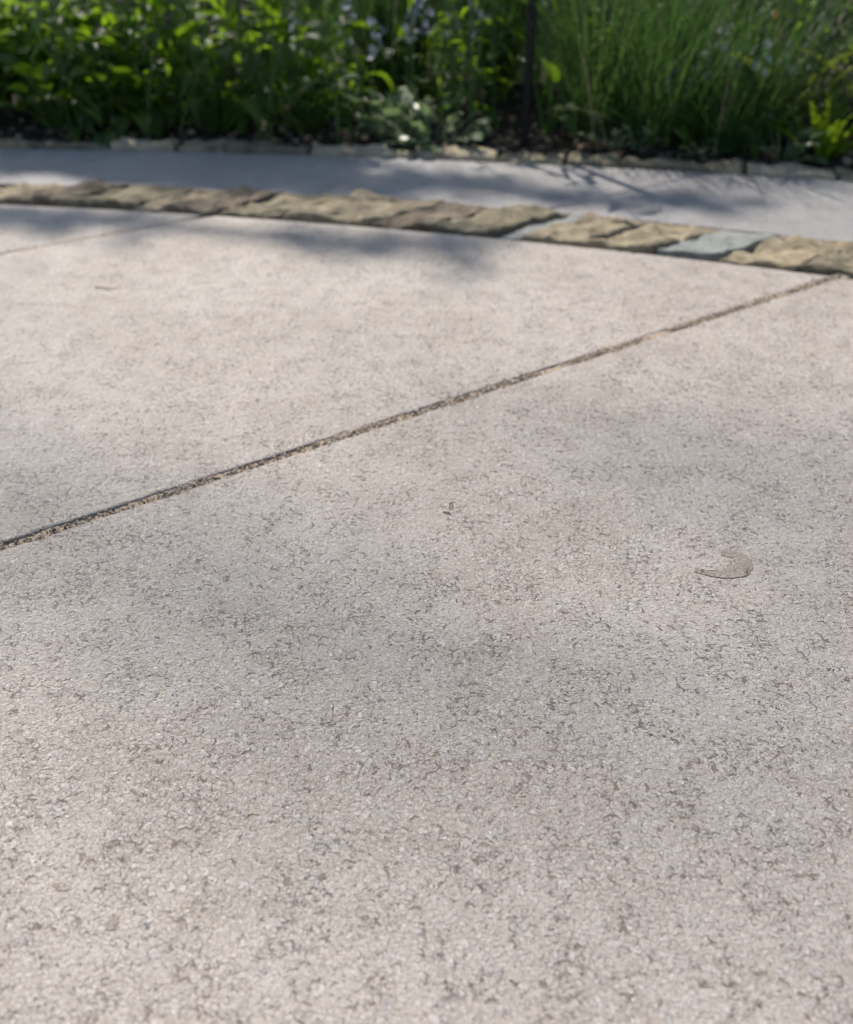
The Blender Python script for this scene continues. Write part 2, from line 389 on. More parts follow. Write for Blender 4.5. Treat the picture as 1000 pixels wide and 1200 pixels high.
def oval(px, py, a, b, rot):
    c = ground_at(px, py).xy
    return [c + Vector((a * math.cos(t) * math.cos(rot) - b * math.sin(t) * math.sin(rot), a * math.cos(t) * math.sin(rot) + b * math.sin(t) * math.cos(rot))) * (1 + .5 * nz(math.cos(t) * 1.7, math.sin(t) * 1.7, px)) for t in [k * math.tau / 18 for k in range(18)]]
for (x, y, a, b, r_, m) in ((825, 1153, .0034, .0019, -.4, 'fossil'), (131, 1082, .0036, .0030, 1.4, 'fossil'), (73, 1040, .0045, .0018, -.2, 'fossil')):
    flat_piece('shell_fragment', oval(x, y, a, b, r_), near_slab, M[m], .0003)

# ------------------------------------------------------------------ setts
def sett(parent, quad, h, mat, z0=-.05, n1=19, n2=24, rnd=.010, amp=.0035, tilt=(0, 0)):
    """quad: near-left, near-right, far-right, far-left in the plane"""
    nl, nr_, fr, fl = quad; cen = (nl + nr_ + fr + fl) / 4; sd = random.uniform(0, 50)
    vv = []; ff = []
    w1 = ((nr_ - nl).length + (fr - fl).length) / 2; w2 = (fl - nl).length
    for j in range(n2 + 1):
        for i in range(n1 + 1):
            a, b = i / n1, j / n2
            a = .5 - .5 * math.cos(math.pi * a) * (.75 + .25 * abs(math.cos(math.pi * a))); b = .5 - .5 * math.cos(math.pi * b) * (.75 + .25 * abs(math.cos(math.pi * b)))
            p = nl.lerp(nr_, a).lerp(fl.lerp(fr, a), b)
            e = min(min(a, 1 - a) * w1, min(b, 1 - b) * w2)
            wob = Vector((nz(p.x, p.y, sd, 45), nz(p.x, p.y, sd + 9, 45))) * .0075
            drop = 0
            if e < rnd: drop = rnd * (1 - math.sqrt(max(0, 1 - (1 - e / rnd) ** 2)))
            z = h - drop * .75 + nz(p.x, p.y, sd, 28) * amp + nz(p.x, p.y, sd + 3, 75) * amp * .8 + nz(p.x, p.y, sd + 8, 170) * amp * .45 + abs(nz(p.x, p.y, sd + 5, 14)) * amp + (a - .5) * tilt[0] + (b - .5) * tilt[1]
            q = p - cen + wob; vv.append((q.x, q.y, z))
    W = n1 + 1
    for j in range(n2):
        for i in range(n1): k = j * W + i; ff.append((k, k + 1, k + W + 1, k + W))
    rim = [i for i in range(W)] + [j * W + n1 for j in range(1, n2 + 1)] + [n2 * W + i for i in range(n1 - 1, -1, -1)] + [j * W for j in range(n2 - 1, 0, -1)]
    base = len(vv)
    for k in rim: x, y, z = vv[k]; vv.append((x * 1.01, y * 1.01, z0))
    m = len(rim)
    for i in range(m): ff.append((rim[i], base + i, base + (i + 1) % m, rim[(i + 1) % m]))
    return link('sett', mesh('sett', vv, ff, mat), parent, (cen.x, cen.y, 0))
edging = link('sett_edging', sector_sheet('sett_edging', C1, R1 - .002, C1, R1 + .123, -.022, M['bed']))
tag(edging, 'curved row of rough sandstone and granite setts around the patio', 'edging')
names = [(-70, 'tan'), (0, 'brown'), (62, 'olive'), (150, 'tan'), (195, 'brown'), (252, 'olive'), (330, 'tan'), (430, 'brown'), (500, 'olive'), (577, 'slate'), (612, 'tan'), (688, 'tan'),
         (766, 'granite'), (838, 'tan'), (935, 'olive'), (1035, 'tan')]
def near_theta(px):                                        # angle on the patio rim under a photo column
    best = None
    for k in range(4001):
        a = R(100) - R(60) * k / 4000; p = arc(C1, R1, a)
        d = p.y * math.cos(PITCH) + CAM_H * math.sin(PITCH); x = 500 + FPX * p.x / d
        if best is None or abs(x - px) < best[0]: best = (abs(x - px), a)
    return best[1]
th = [(near_theta(px), m) for px, m in names]
a = th[0][0]
pre = []
while a < R(104): a += random.uniform(.065, .095) / R1; pre.append((a, random.choice(['tan', 'olive', 'brown', 'tan', 'granite'])))
post_ = []; a = th[-1][0]
while a > R(52): a -= random.uniform(.07, .095) / R1; post_.append((a, random.choice(['tan', 'olive', 'brown', 'tan', 'granite'])))
th = pre[::-1] + th + post_
for (a0, m), (a1, _) in zip(th, th[1:]):
    g1 = random.uniform(.0008, .0026) / R1; sk = .070 / R1 + random.uniform(-.006, .006) / R1
    ro = R1 + .121 - taper((a0 + a1) / 2 - .07 / R1) + random.uniform(-.007, .006); ri = R1 + random.uniform(.003, .013)
    q = (arc(C1, ri, a0 - g1), arc(C1, ri, a1 + g1), arc(C1, ro, a1 + g1 - sk), arc(C1, ro, a0 - g1 - sk))
    flat = m in ('granite', 'slate')
    sett(edging, q, random.uniform(-.001, .0015) if flat else random.uniform(.0, .0045), M[m], rnd=.003 if flat else .0055, amp=.0018 if flat else .0052,
         tilt=(random.uniform(-.003, .003), random.uniform(-.003, .003)))
# far edging, thinner stones on edge along the bed
far_edge = link('bed_edging', sector_sheet('bed_edging', C2, R2, C2, R2 + .056, -.012, M['bed'], R(62), R(112)))
tag(far_edge, 'thin row of buff stone setts between the path and the planting', 'edging')
a = R(110)
while a > R(68):
    L = random.uniform(.06, .19) / R2; g1 = .003 / R2
    q = (arc(C2, R2 + random.uniform(.002, .006), a - g1), arc(C2, R2 + .003, a - L + g1), arc(C2, R2 + random.uniform(.036, .054), a - L + g1), arc(C2, R2 + random.uniform(.036, .054), a - g1))
    sett(far_edge, q, random.uniform(.000, .005), M[random.choice(['buff', 'tan', 'olive', 'tan'])], n1=16, n2=8, rnd=.006, amp=.006)
    a -= L
# a taller cobble behind the row at the left edge of the view
# soil bed
vv = []; ff = []; nx, ny = 110, 46
for j in range(ny + 1):
    for i in range(nx + 1):
        x = -3.2 + 6.4 * i / nx; d = (j / ny) ** 1.6 * 3.2
        y = edge_y(max(-3.2, min(3.2, x)), .053) + d
        vv.append((x, y, -.006 + .05 * (1 - math.exp(-d * 3)) + nz(x, y, 0, 6) * .02 * min(1, d * 6) + nz(x, y, 3, 24) * .012 * min(1, d * 8 + .2)))
for j in range(ny):
    for i in range(nx): k = j * (nx + 1) + i; ff.append((k, k + 1, k + nx + 2, k + nx + 1))
tag(link('planting_soil', mesh('planting_soil', vv, ff, M['soil'])), 'dark bare soil of the planting bed', kind='structure')
def soil_z(x, y):
    d = max(0, y - edge_y(max(-3.2, min(3.2, x)), .053)); return -.006 + .05 * (1 - math.exp(-d * 3))
cr = []
for i in range(700):
    x = random.uniform(-1.2, 1.2); d = abs(random.gauss(0, .12)); y = edge_y(x, .056) + d
    cr.append((x, y, soil_z(x, y) + .002, random.uniform(.002, .007), random.choice([1, 1, 1, 0])))
o = grains('soil_crumbs', cr, None); tag(o, 'brown crumbs of bark and soil along the bed edge', 'mulch')

def litter(name, px, r0, r1, mat, label, cat, lift=.0006):
    pts = [ground_at(*q) + Vector((0, 0, r0 * .9 + lift * math.sin(math.pi * i / (len(px) - 1)))) for i, q in enumerate(px)]
    c = pts[0].copy(); vv, ff = tube([p - c for p in pts], r0, r1, 6)
    tag(link(name, mesh(name, vv, ff, M[mat]), None, c), label, cat)
def tube(path_, r0, r1, sides=5):
    vv = []; ff = []
    for i, p in enumerate(path_):
        d = (path_[min(i + 1, len(path_) - 1)] - path_[max(i - 1, 0)]).normalized()
        a = d.orthogonal().normalized(); b = d.cross(a); r = r0 + (r1 - r0) * i / (len(path_) - 1)
        for k in range(sides): t = k * math.tau / sides; vv.append(p + (a * math.cos(t) + b * math.sin(t)) * r)
    for i in range(len(path_) - 1):
        for k in range(sides): q = (k + 1) % sides; ff.append((i * sides + k, i * sides + q, (i + 1) * sides + q, (i + 1) * sides + k))
    ff.append(tuple(range(len(vv) - sides, len(vv))))
    return vv, ff
litter('dry_straw', [(111, 337), (119, 337), (128, 339), (138, 338)], .0007, .0004, 'straw', 'short piece of dry straw lying on the far left slab', 'straw', .0001)
litter('seed_husk', [(527, 596), (528, 594), (530, 591)], .0007, .0003, 'grit_dark', 'tiny dark seed husk on the near slab below the joint', 'seed', .003)
litter('stone_chip', [(520, 600), (524, 601), (528, 603)], .0010, .0005, 'grit_pale', 'tiny pale stone chip beside the dark seed husk', 'stone')

# ------------------------------------------------------------------ plants
class MB:
    def __init__(s): s.v = []; s.f = []
    def add(s, vf): o = len(s.v); s.v += vf[0]; s.f += [tuple(i + o for i in f) for f in vf[1]]; return s
    def build(s, name, mat, parent=None, smooth=True): return link(name, mesh(name, s.v, s.f, mat, smooth), parent)

def leaf_mesh(name, L, W, mat, pet=0.0, rise=.9, droop=1.2, fold=.25, shape='ovate', seg=9, wave=.04, twist=0.0):
    """a leaf growing from the origin towards +X, first a stalk, then an arching blade"""
    vv = []; ff = []; uv = []
    p = Vector((0, 0, 0)); ang = rise
    if pet > 0:
        pts = [p.copy()]
        for i in range(4): p = p + Vector((math.cos(ang), 0, math.sin(ang))) * (pet / 4); ang -= droop * .10; pts.append(p.copy())
        tv, tf = tube(pts, W * .05 + .0006, W * .035 + .0005, 4); vv += tv; ff += tf; uv += [(.5, 0)] * len(tv)
    b = len(vv); cols = 5
    for i in range(seg + 1):
        t = i / seg
        if shape == 'ovate': wd_ = math.sin(math.pi * min(1, t ** .72 * 1.0)) ** .85 * (1 - .25 * t)
        elif shape == 'lance': wd_ = math.sin(math.pi * t ** .8) ** .9 * (1 - .35 * t) * 1.1
        elif shape == 'round': wd_ = math.sqrt(max(0, 1 - (2 * t - 1) ** 2))
        else: wd_ = min(1, (1 - t) * 3.2) ** .7 * (.85 + .15 * math.sin(math.pi * t))
        wd_ = max(wd_, .02) * W * .5
        nrm = Vector((-math.sin(ang), 0, math.cos(ang)))
        for c in range(cols):
            s = (c / (cols - 1)) * 2 - 1; tw = twist * t
            off = Vector((0, s * wd_ * math.cos(tw), 0)) + nrm * (abs(s) * wd_ * fold + math.sin(t * 11 + s * 2) * wave * wd_ * abs(s) + s * wd_ * math.sin(tw))
            vv.append(p + off); uv.append((c / (cols - 1), t))
        if i < seg: p = p + Vector((math.cos(ang), 0, math.sin(ang))) * (L / seg); ang -= droop / seg
    for i in range(seg):
        for c in range(cols - 1): k = b + i * cols + c; ff.append((k, k + 1, k + cols + 1, k + cols))
    return mesh(name, vv, ff, mat, True, uv=uv)
def leaves(n, L, W, key, **k):
    out = []
    for i in range(n):
        kk = dict(k); kk['rise'] = k.get('rise', .9) + random.uniform(-.25, .25); kk['droop'] = k.get('droop', 1.2) * random.uniform(.6, 1.4)
        kk['pet'] = k.get('pet', 0) * random.uniform(.7, 1.3); kk['twist'] = random.uniform(-.5, .5)
        out.append(leaf_mesh('leaf', L * random.uniform(.85, 1.15), W * random.uniform(.85, 1.15), M[key], **kk))
    return out
LV = {
    'broad': leaves(9, .080, .040, 'broad', pet=.10, rise=1.15, droop=1.5, shape='ovate'),
    'broad_s': leaves(8, .058, .032, 'broad', pet=.06, rise=1.0, droop=1.5, shape='ovate'),
    'lance': leaves(9, .082, .022, 'lance', pet=.008, rise=.7, droop=1.3, shape='lance', fold=.35),
    'pale': leaves(6, .030, .024, 'pale', pet=.035, rise=.9, droop=.9, shape='round', fold=.12),
    'strap': leaves(6, .30, .016, 'strap', rise=1.35, droop=1.0, shape='strap', fold=.3, seg=12),
    'limeup': leaves(6, .105, .014, 'limeup', rise=1.3, droop=.7, shape='lance', fold=.3),
    'lime': leaves(6, .040, .024, 'lime', pet=.004, rise=.5, droop=.8, shape='ovate'),
    'dead': leaves(4, .040, .022, 'deadleaf', rise=.2, droop=1.3, shape='ovate', fold=.5, wave=.25),
}
def put(parent, key, loc, rz, sc=1.0, tilt=0.0, name='leaf'):
    o = link(name, random.choice(LV[key]), parent, loc); o.rotation_euler = (random.uniform(-.25, .25), tilt, rz); o.scale = (sc,) * 3; return o
def rosette(x, d, label, key='broad', n=26, sc=1.0, spread=.03, name='broadleaf_plant', cat='plant', group='broadleaf plants along the bed', tilt=(-.35, .45)):
    y = edge_y(x, .055) + d; r = empty(name, (x, y, soil_z(x, y) - .004), random.uniform(0, 6)); tag(r, label, cat, group)
    for i in range(n):
        a = i * 2.39996 + random.uniform(-.4, .4); rr = spread * math.sqrt(i / n)
        put(r, key, (rr * math.cos(a), rr * math.sin(a), 0), a, sc * random.uniform(.7, 1.2), tilt[0] + (tilt[1] - tilt[0]) * (i / n) + random.uniform(-.15, .15))
    return r
def stem_plant(x, d, label, key='lance', stems=5, h=.32, per=9, spread=.06, sc=1.0, name='leafy_stem_plant', group='leafy stem plants in the bed', lean=.12, start=.12):
    y = edge_y(x, .055) + d; r = empty(name, (x, y, soil_z(x, y) - .004)); tag(r, label, 'plant', group)
    for s in range(stems):
        b = Vector((random.gauss(0, spread), random.gauss(0, spread), 0)); ln = Vector((random.gauss(0, lean), random.gauss(0, lean) - .05, 1)); hh = h * random.uniform(.75, 1.15)
        pts = [b + ln * (hh * k / 6) + Vector((ln.x, ln.y, 0)) * (hh * (k / 6) ** 2 * .5) for k in range(7)]
        MB().add(tube(pts, .0028, .0012, 5)).build('stem', M['stem'], r)
        a = random.uniform(0, 6)
        for k in range(per):
            t = start + (1 - start) * k / per; i = min(5, int(t * 6)); p = pts[i].lerp(pts[i + 1], t * 6 - i)
            a += 2.4 + random.uniform(-.3, .3); put(r, key, p, a, sc * random.uniform(.75, 1.2) * (1.1 - .35 * t), random.uniform(-.5, .35))
    return r
def grass(x, d, label, n=260, h=.34, key='grass', spread=.045, wid=.0019, name='grass_clump', group='grass clumps in the bed', fan=.32, light=.25):
    y = edge_y(x, .055) + d; r = empty(name, (x, y, soil_z(x, y) - .004)); tag(r, label, 'grass', group)
    vv = []; ff = []
    for i in range(n):
        a = random.uniform(0, 6.283); rr = spread * math.sqrt(random.random()); p = Vector((rr * math.cos(a), rr * math.sin(a), 0))
        az = a + random.uniform(-.7, .7); ang = math.pi / 2 - abs(random.gauss(0, fan)) - .04; L = h * random.uniform(.55, 1.15); dr = random.uniform(.2, 1.0); w_ = wid * random.uniform(.6, 1.25)
        hd = Vector((math.cos(az), math.sin(az), 0)); sd = Vector((-math.sin(az + random.uniform(-.9, .9)), math.cos(az), 0)).normalized(); o = len(vv); sg = 6
        for k in range(sg + 1):
            ww = w_ * (1 - (k / sg) ** 2.2) + .0002; vv += [p + sd * ww * .5, p - sd * ww * .5]
            p = p + (hd * math.cos(ang) + Vector((0, 0, 1)) * math.sin(ang)) * (L / sg); ang -= dr / sg * (.4 + k / sg)
        for k in range(sg): q = o + 2 * k; ff.append((q, q + 1, q + 3, q + 2))
    mi = []
    for i in range(n): q = random.random(); mi += [2 if q > .965 else 1 if q < light else 0] * 6
    tag(link('blades', mesh('blades', vv, ff, [M[key], M['grass_light'], M['straw']], True, mi), r), kind='stuff')
    return r
def petal_mesh(name, n, L, W, key, cup=.5):
    vv = []; ff = []
    for k in range(n):
        a = k * math.tau / n; ca, sa = math.cos(a), math.sin(a); o = len(vv)
        for (r_, s, z) in ((.1, .15, 0), (.55, 1, .25), (1, .35, .6), (1, -.35, .6), (.55, -1, .25), (.1, -.15, 0)):
            x, y = L * r_, W * .5 * s; vv.append((x * ca - y * sa, x * sa + y * ca, L * cup * z))
        ff.append(tuple(range(o, o + 6)))
    return mesh(name, vv, ff, M[key])
FLW = {'blue': petal_mesh('flower', 6, .0095, .0045, 'blue'), 'white': petal_mesh('flower', 5, .011, .008, 'white'), 'orange': petal_mesh('flower', 8, .011, .006, 'orange', .9)}
def flower_stems(x, d, label, kind='blue', stems=3, h=.24, per=9, group=None, name='flower_spike', top=.35):
    y = edge_y(x, .055) + d; r = empty(name, (x, y, soil_z(x, y) - .004)); tag(r, label, 'flower', group)
    for s in range(stems):
        b = Vector((random.gauss(0, .035), random.gauss(0, .035), 0)); ln = Vector((random.gauss(0, .07), random.gauss(0, .07), 1)); hh = h * random.uniform(.85, 1.15)
        pts = [b + ln * (hh * k / 5) for k in range(6)]; MB().add(tube(pts, .0022, .0012, 5)).build('stem', M['stem'], r)
        for k in range(per):
            t = (1 - top) + top * k / max(1, per - 1); a = random.uniform(0, 6.28); q = b + ln * (hh * t) + Vector((math.cos(a), math.sin(a), 0)) * random.uniform(.004, .012)
            f = link('flower', FLW[kind], r, q); f.rotation_euler = (random.uniform(-1, 1), random.uniform(.2, 1.3), a); f.scale = (random.uniform(.7, 1.2),) * 3
        for k in range(4): put(r, 'lance', b + ln * (hh * random.uniform(.02, .25)), random.uniform(0, 6), random.uniform(.6, 1), random.uniform(-.6, 0))
    return r

# left: broad leaves in two ranks, leafy stems between and behind
for i, (x, d, k, n, s, lab) in enumerate((
    (-.88, .07, 'broad_s', 16, .55, 'broadleaf plant at the left end of the front rank beside the path'),
    (-.64, .08, 'broad', 26, .80, 'glossy broadleaf plant in the front rank near the left corner of the bed'),
    (-.53, .11, 'broad_s', 30, 1.15, 'low broadleaf plant in the front rank below the yellow green leafy stems'),
    (-.37, .09, 'broad', 26, .92, 'broadleaf plant in the front rank left of the pale blue flower spikes'),
    (-.21, .11, 'broad', 24, .85, 'drooping broadleaf plant in the front rank beside the small pale leaved clump'),
    (-1.16, .50, 'broad', 24, 1.1, 'dark broadleaf plant in the second rank at the far left'),
    (-.66, .32, 'broad', 24, 1.15, 'dark broadleaf plant in the second rank right of the lime shrub'),
    (-.50, .32, 'broad', 24, 1.15, 'dark broadleaf plant in the second rank behind the low front plant'),
    (-.29, .30, 'broad', 24, 1.1, 'dark broadleaf plant in the second rank behind the leafy stems'),
    (-.08, .32, 'broad_s', 24, 1.2, 'dark broadleaf plant in the second rank at the foot of the blue flowers'))):
    rosette(x, d, lab, k, int(n * 1.35), s)
for x, d, n, h, s, lab in ((-.62, .24, 4, .20, .9, 'leafy stems standing at the left between two ranks of broadleaf plants'),
                           (-.60, .16, 6, .26, 1.1, 'bright yellow green leafy stems in the middle of the left planting'),
                           (-.43, .19, 6, .30, 1.15, 'leafy stems with long hanging leaves left of the flower spikes'),
                           (-.28, .15, 5, .30, 1.05, 'arching leafy stems beside the pale blue flower spikes'),
                           (-.66, .45, 6, .42, 1.2, 'tall leafy stems in the shade behind the second rank at left'),
                           (-.36, .47, 6, .42, 1.2, 'tall leafy stems in the shade behind the blue flowers'),
                           (-1.32, .62, 6, .45, 1.2, 'tall leafy stems at the far left behind the broadleaf plants')):
    stem_plant(x, d, lab, 'lance', n, h, 10, .05, s)
# middle
rosette(.005, .055, 'small clump of round pale green leaves at the path edge below the flower spikes', 'pale', 46, .95, .055, 'pale_leaved_plant', group='pale leaved clumps')
rosette(-.055, .085, 'small upright clump of pale leaves left of the larger pale clump', 'pale', 34, 1.0, .04, 'pale_leaved_plant', group='pale leaved clumps', tilt=(-.7, .1))
for x, d, st, h, lab in ((-.135, .17, 3, .17, 'pale blue flower spikes nearest the broadleaf plants'), (-.005, .21, 3, .185, 'pale blue flower spikes above the pale leaved clump'),
                         (.10, .26, 3, .19, 'pale blue flower spikes just left of the black stake'), (.43, .085, 3, .15, 'pale blue flower spikes rising from the grass clumps')):
    flower_stems(x, d, lab, 'blue', st, h, 6, 'pale blue flower spikes')
flower_stems(.50, .09, 'small white flowers on thin stems among the grass', 'white', 4, .15, 5, None, 'white_flowers', .25)
flower_stems(.575, .23, 'single orange flower at the right among the grass', 'orange', 1, .17, 1, None, 'orange_flower', .05)
for x, d, lab in ((-.06, .40, 'tall thin grass behind the pale blue flower spikes'), (.13, .42, 'tall grass behind the black stake')):
    grass(x, d, lab, 170, .42, spread=.05, wid=.0042, fan=.16)
stem_plant(.075, .16, 'dark leafy stems left of the black stake', 'lance', 6, .34, 9, .04, .55, lean=.05)
stem_plant(.03, .13, 'thin upright leafy stems rising out of the pale clump', 'lance', 5, .30, 9, .035, .5, lean=.05)
stem_plant(.12, .32, 'tall leafy stems in deep shade behind the black stake', 'lance', 7, .45, 10, .05, .9)
for x, d, lab in ((.30, .045, 'low leafy seedling in front of the clump nearest the stake'), (.44, .04, 'low leafy seedling in front of the dense grass clump'), (.345, .06, 'low leafy seedling between two front grass clumps')):
    rosette(x, d, lab, 'pale', 12, .7, .012, 'leafy_seedling', group='seedlings at the bed edge')
for i, (x, d, lab) in enumerate(((-.60, .075, 'small leaved stems in front of the bright leafy stems at left'), (-.44, .06, 'small leaved stems at the path edge left of the flower spikes'), (-.29, .06, 'small leaved stems at the path edge below the arching stems'), (-.16, .055, 'small leaved stems between the drooping broadleaf plant and the pale clump'),
                                (.25, .20, 'small leaved stems mixed into the grass right of the stake'), (.345, .17, 'small leaved stems mixed into the bushy grass clump'), (.46, .16, 'small leaved stems mixed into the dense grass clump'), (.56, .13, 'small leaved stems between the grass and the strap leaves'))):
    stem_plant(x, d, lab, 'lance' if i % 2 else 'broad_s', 6, .13 + .07 * (i > 3) + .02 * (i % 3), 8, .035, .48 if i % 2 else .36, 'small_leaved_plant', 'small leaved plants filling the bed', .2)
grass(.02, .50, 'tall grass in the back rank behind the thin upright stems', 240, .45, spread=.08)
grass(-.20, .48, 'tall grass in the back rank behind the flower spikes at left', 240, .42, spread=.08)
stem_plant(.74, .40, 'tall leafy stems in the shade at the right corner', 'lance', 8, .42, 10, .06, 1.1)
stem_plant(.62, .50, 'tall leafy stems in the shade behind the orange flower', 'lance', 8, .42, 10, .06, 1.1)
# black stake
px_, d_ = .163, .045; y_ = edge_y(px_, .055) + d_
st = empty('garden_stake', (px_, y_, soil_z(px_, y_) - .03)); tag(st, 'thin black metal stake standing upright at the front of the bed', 'stake')
bm = bmesh.new(); bmesh.ops.create_cone(bm, cap_ends=True, segments=14, radius1=.0072, radius2=.0072, depth=.40, matrix=Matrix.Translation((0, 0, .20))); me = bpy.data.meshes.new('rod'); bm.to_mesh(me); bm.free(); me.materials.append(M['post']); link('rod', me, st)
bm = bmesh.new(); bmesh.ops.create_uvsphere(bm, u_segments=14, v_segments=9, radius=.012, matrix=Matrix.Translation((0, 0, .405))); me = bpy.data.meshes.new('finial'); bm.to_mesh(me); bm.free(); me.materials.append(M['post']); link('finial', me, st)
rosette(.205, .10, 'few bright broad leaves just right of the black stake', 'broad_s', 7, 1.0, .01, tilt=(-.4, 0))
# right: grasses
for x, d, n, h, lab in ((.30, .15, 260, .30, 'grass clump nearest the black stake on its right'), (.38, .11, 280, .27, 'bushy grass clump in the front rank right of the stake'),
                        (.50, .10, 300, .25, 'dense grass clump in the middle of the right planting'), (.53, .19, 260, .24, 'grass clump just behind the front rank beside the strap leaves'),
                        (.33, .28, 260, .42, 'tall bright grass behind the clump nearest the stake'), (.47, .30, 260, .38, 'tall grass behind the pale blue flowers at right'),
                        (.62, .32, 240, .36, 'tall grass behind the white flowers'), (.24, .46, 260, .50, 'tallest grass in the back rank right of the stake'), (.45, .52, 240, .48, 'tall grass in the back rank at right')):
    grass(x, d, lab, int(n * .95), h, spread=.065, fan=.42, light=.5 if x < .36 else .22)
# far right: strap leaves and lime upright plant
rosette(.60, .17, 'fan of long pale strap leaves at the right of the grass', 'strap', 14, .75, .02, 'strap_leaved_plant', group='strap leaved plants', tilt=(-.15, .35))
rosette(.76, .22, 'strap leaved plant at the far right edge of the bed', 'strap', 16, .9, .025, 'strap_leaved_plant', group='strap leaved plants', tilt=(-.15, .45))
rosette(.635, .075, 'upright yellow green plant at the right end of the bed', 'limeup', 30, 1.0, .03, 'lime_leaved_plant', group=None, tilt=(-.25, .35))
rosette(.57, .055, 'small clump of round pale leaves at the foot of the strap leaves', 'pale', 24, 1.0, .03, 'pale_leaved_plant', group='pale leaved clumps')
grass(.74, .10, 'low grass clump at the far right beside the path', 200, .18)
# the bed goes on past both sides of the view
for x, d, lab in ((.92, .30, 'grass clump beyond the right edge behind the strap leaves'), (1.06, .14, 'front grass clump beyond the right edge'), (1.24, .24, 'last grass clump at the right end of the bed'), (1.10, .48, 'tall grass at the back of the bed on the right')):
    grass(x, d, lab, 280, .34, spread=.07, fan=.42)
for x, d, lab in ((.95, .08, 'broadleaf plant past the right edge of the view'), (1.18, .09, 'broadleaf plant at the path edge far to the right'), (1.36, .14, 'last broadleaf plant at the right end of the bed'),
                  (-1.02, .10, 'broadleaf plant past the left edge of the view'), (-1.22, .12, 'broadleaf plant at the path edge far to the left'), (-1.25, .34, 'broadleaf plant in the second rank far to the left')):
    rosette(x, d, lab, 'broad', 30, 1.0)
# fallen leaves on the soil
for i, (x, d, lab) in enumerate(((.245, .018, 'curled brown fallen leaf on the soil right of the stake'), (.29, .03, 'brown fallen leaf below the bushy grass clump'), (.315, .014, 'small brown fallen leaf closest to the bed edging'),
                                 (.60, .022, 'brown fallen leaf on the soil below the strap leaves'), (.545, .015, 'brown fallen leaf beside the small pale clump at right'), (-.12, .012, 'brown fallen leaf below the drooping broadleaf plant'))):
    y = edge_y(x, .055) + d; o = link('fallen_leaf', LV['dead'][i % 4], None, (x, y, soil_z(x, y) + .006)); o.rotation_euler = (.3, -.1, i * 2.1); tag(o, lab, 'leaf', 'fallen leaves on the soil')

def shrub(x, y, rx, rz, n, leaf, key, label, name='shrub', group=None, ls=(.03, .05), gap=.2, z0=.02):
    r = empty(name, (x, y, soil_z(x, y) if y < 4.5 else -.06)); tag(r, label, 'shrub', group); mb = MB()
    for k in range(9):
        a = random.uniform(0, 6.28); e = random.uniform(.4, .95); top = Vector((math.cos(a) * rx * .7 * (1 - e * .3), math.sin(a) * rx * .7 * (1 - e * .3), rz * e * 1.5))
        mb.add(tube([Vector((0, 0, -.02)), top * .35 + Vector((0, 0, .08)), top * .7, top], .009, .003, 5))
    mb.build('stems', M['bark'], r)
    vv = []; ff = []; cnt = 0
    while cnt < n:
        p = Vector((random.uniform(-1, 1), random.uniform(-1, 1), random.uniform(-1, 1))); l = p.length
        if l > 1 or l < .35 or random.random() > l: continue
        lump = 1 + .28 * nz(p.x + x, p.y + y, p.z, 2.6)
        if nz(p.x * 3 + x, p.y * 3, p.z * 3 + y) < -gap: continue
        q = Vector((p.x * rx * lump, p.y * rx * lump, rz + z0 + p.z * rz * lump))
        if q.z < .01: continue
        L = random.uniform(*ls); d = Vector((random.gauss(0, 1), random.gauss(0, 1), random.gauss(-.2, .7))).normalized(); s = d.cross(Vector((random.gauss(0, .6), random.gauss(0, .6), 1))).normalized() * L * .28
        up = d.cross(s).normalized() * L * .07; o = len(vv)
        vv += [q, q + d * L * .5 + s - up, q + d * L, q + d * L * .5 - s - up, q + d * L * .5 + up]
        ff += [(o, o + 1, o + 4), (o + 1, o + 2, o + 4), (o + 2, o + 3, o + 4), (o + 3, o, o + 4)]; cnt += 1
    tag(link('foliage', mesh('foliage', vv, ff, M[key]), r), kind='stuff'); return r
shrub(-.775, edge_y(-.775, .055) + .16, .10, .078, 1900, 0, 'lime', 'low lime green shrub at the left edge of the bed', 'lime_shrub', ls=(.018, .034))
for x, y, rx, rz, key, lab in ((-1.75, 3.3, .55, .55, 'dark', 'dark evergreen shrub behind the lime shrub at far left'), (-.75, 3.25, .55, .5, 'dark', 'dark evergreen shrub behind the left planting'),
                               (.15, 3.2, .5, .5, 'dark', 'dark evergreen shrub behind the black stake'), (.62, 2.95, .33, .28, 'yellowgreen', 'loose yellow green shrub behind the grass clumps'),
                               (1.15, 3.2, .5, .5, 'dark', 'dark evergreen shrub behind the strap leaves at right'), (1.22, 2.72, .24, .22, 'yellowgreen', 'small yellow green shrub near the right corner'),
                               (2.0, 3.3, .55, .55, 'dark', 'dark evergreen shrub at the far right end of the bed')):
    shrub(x, y, rx, rz, 5200 if key == 'dark' else 2600, 0, key, lab, 'evergreen_shrub' if key == 'dark' else 'flowering_shrub', 'shrubs at the back of the bed')

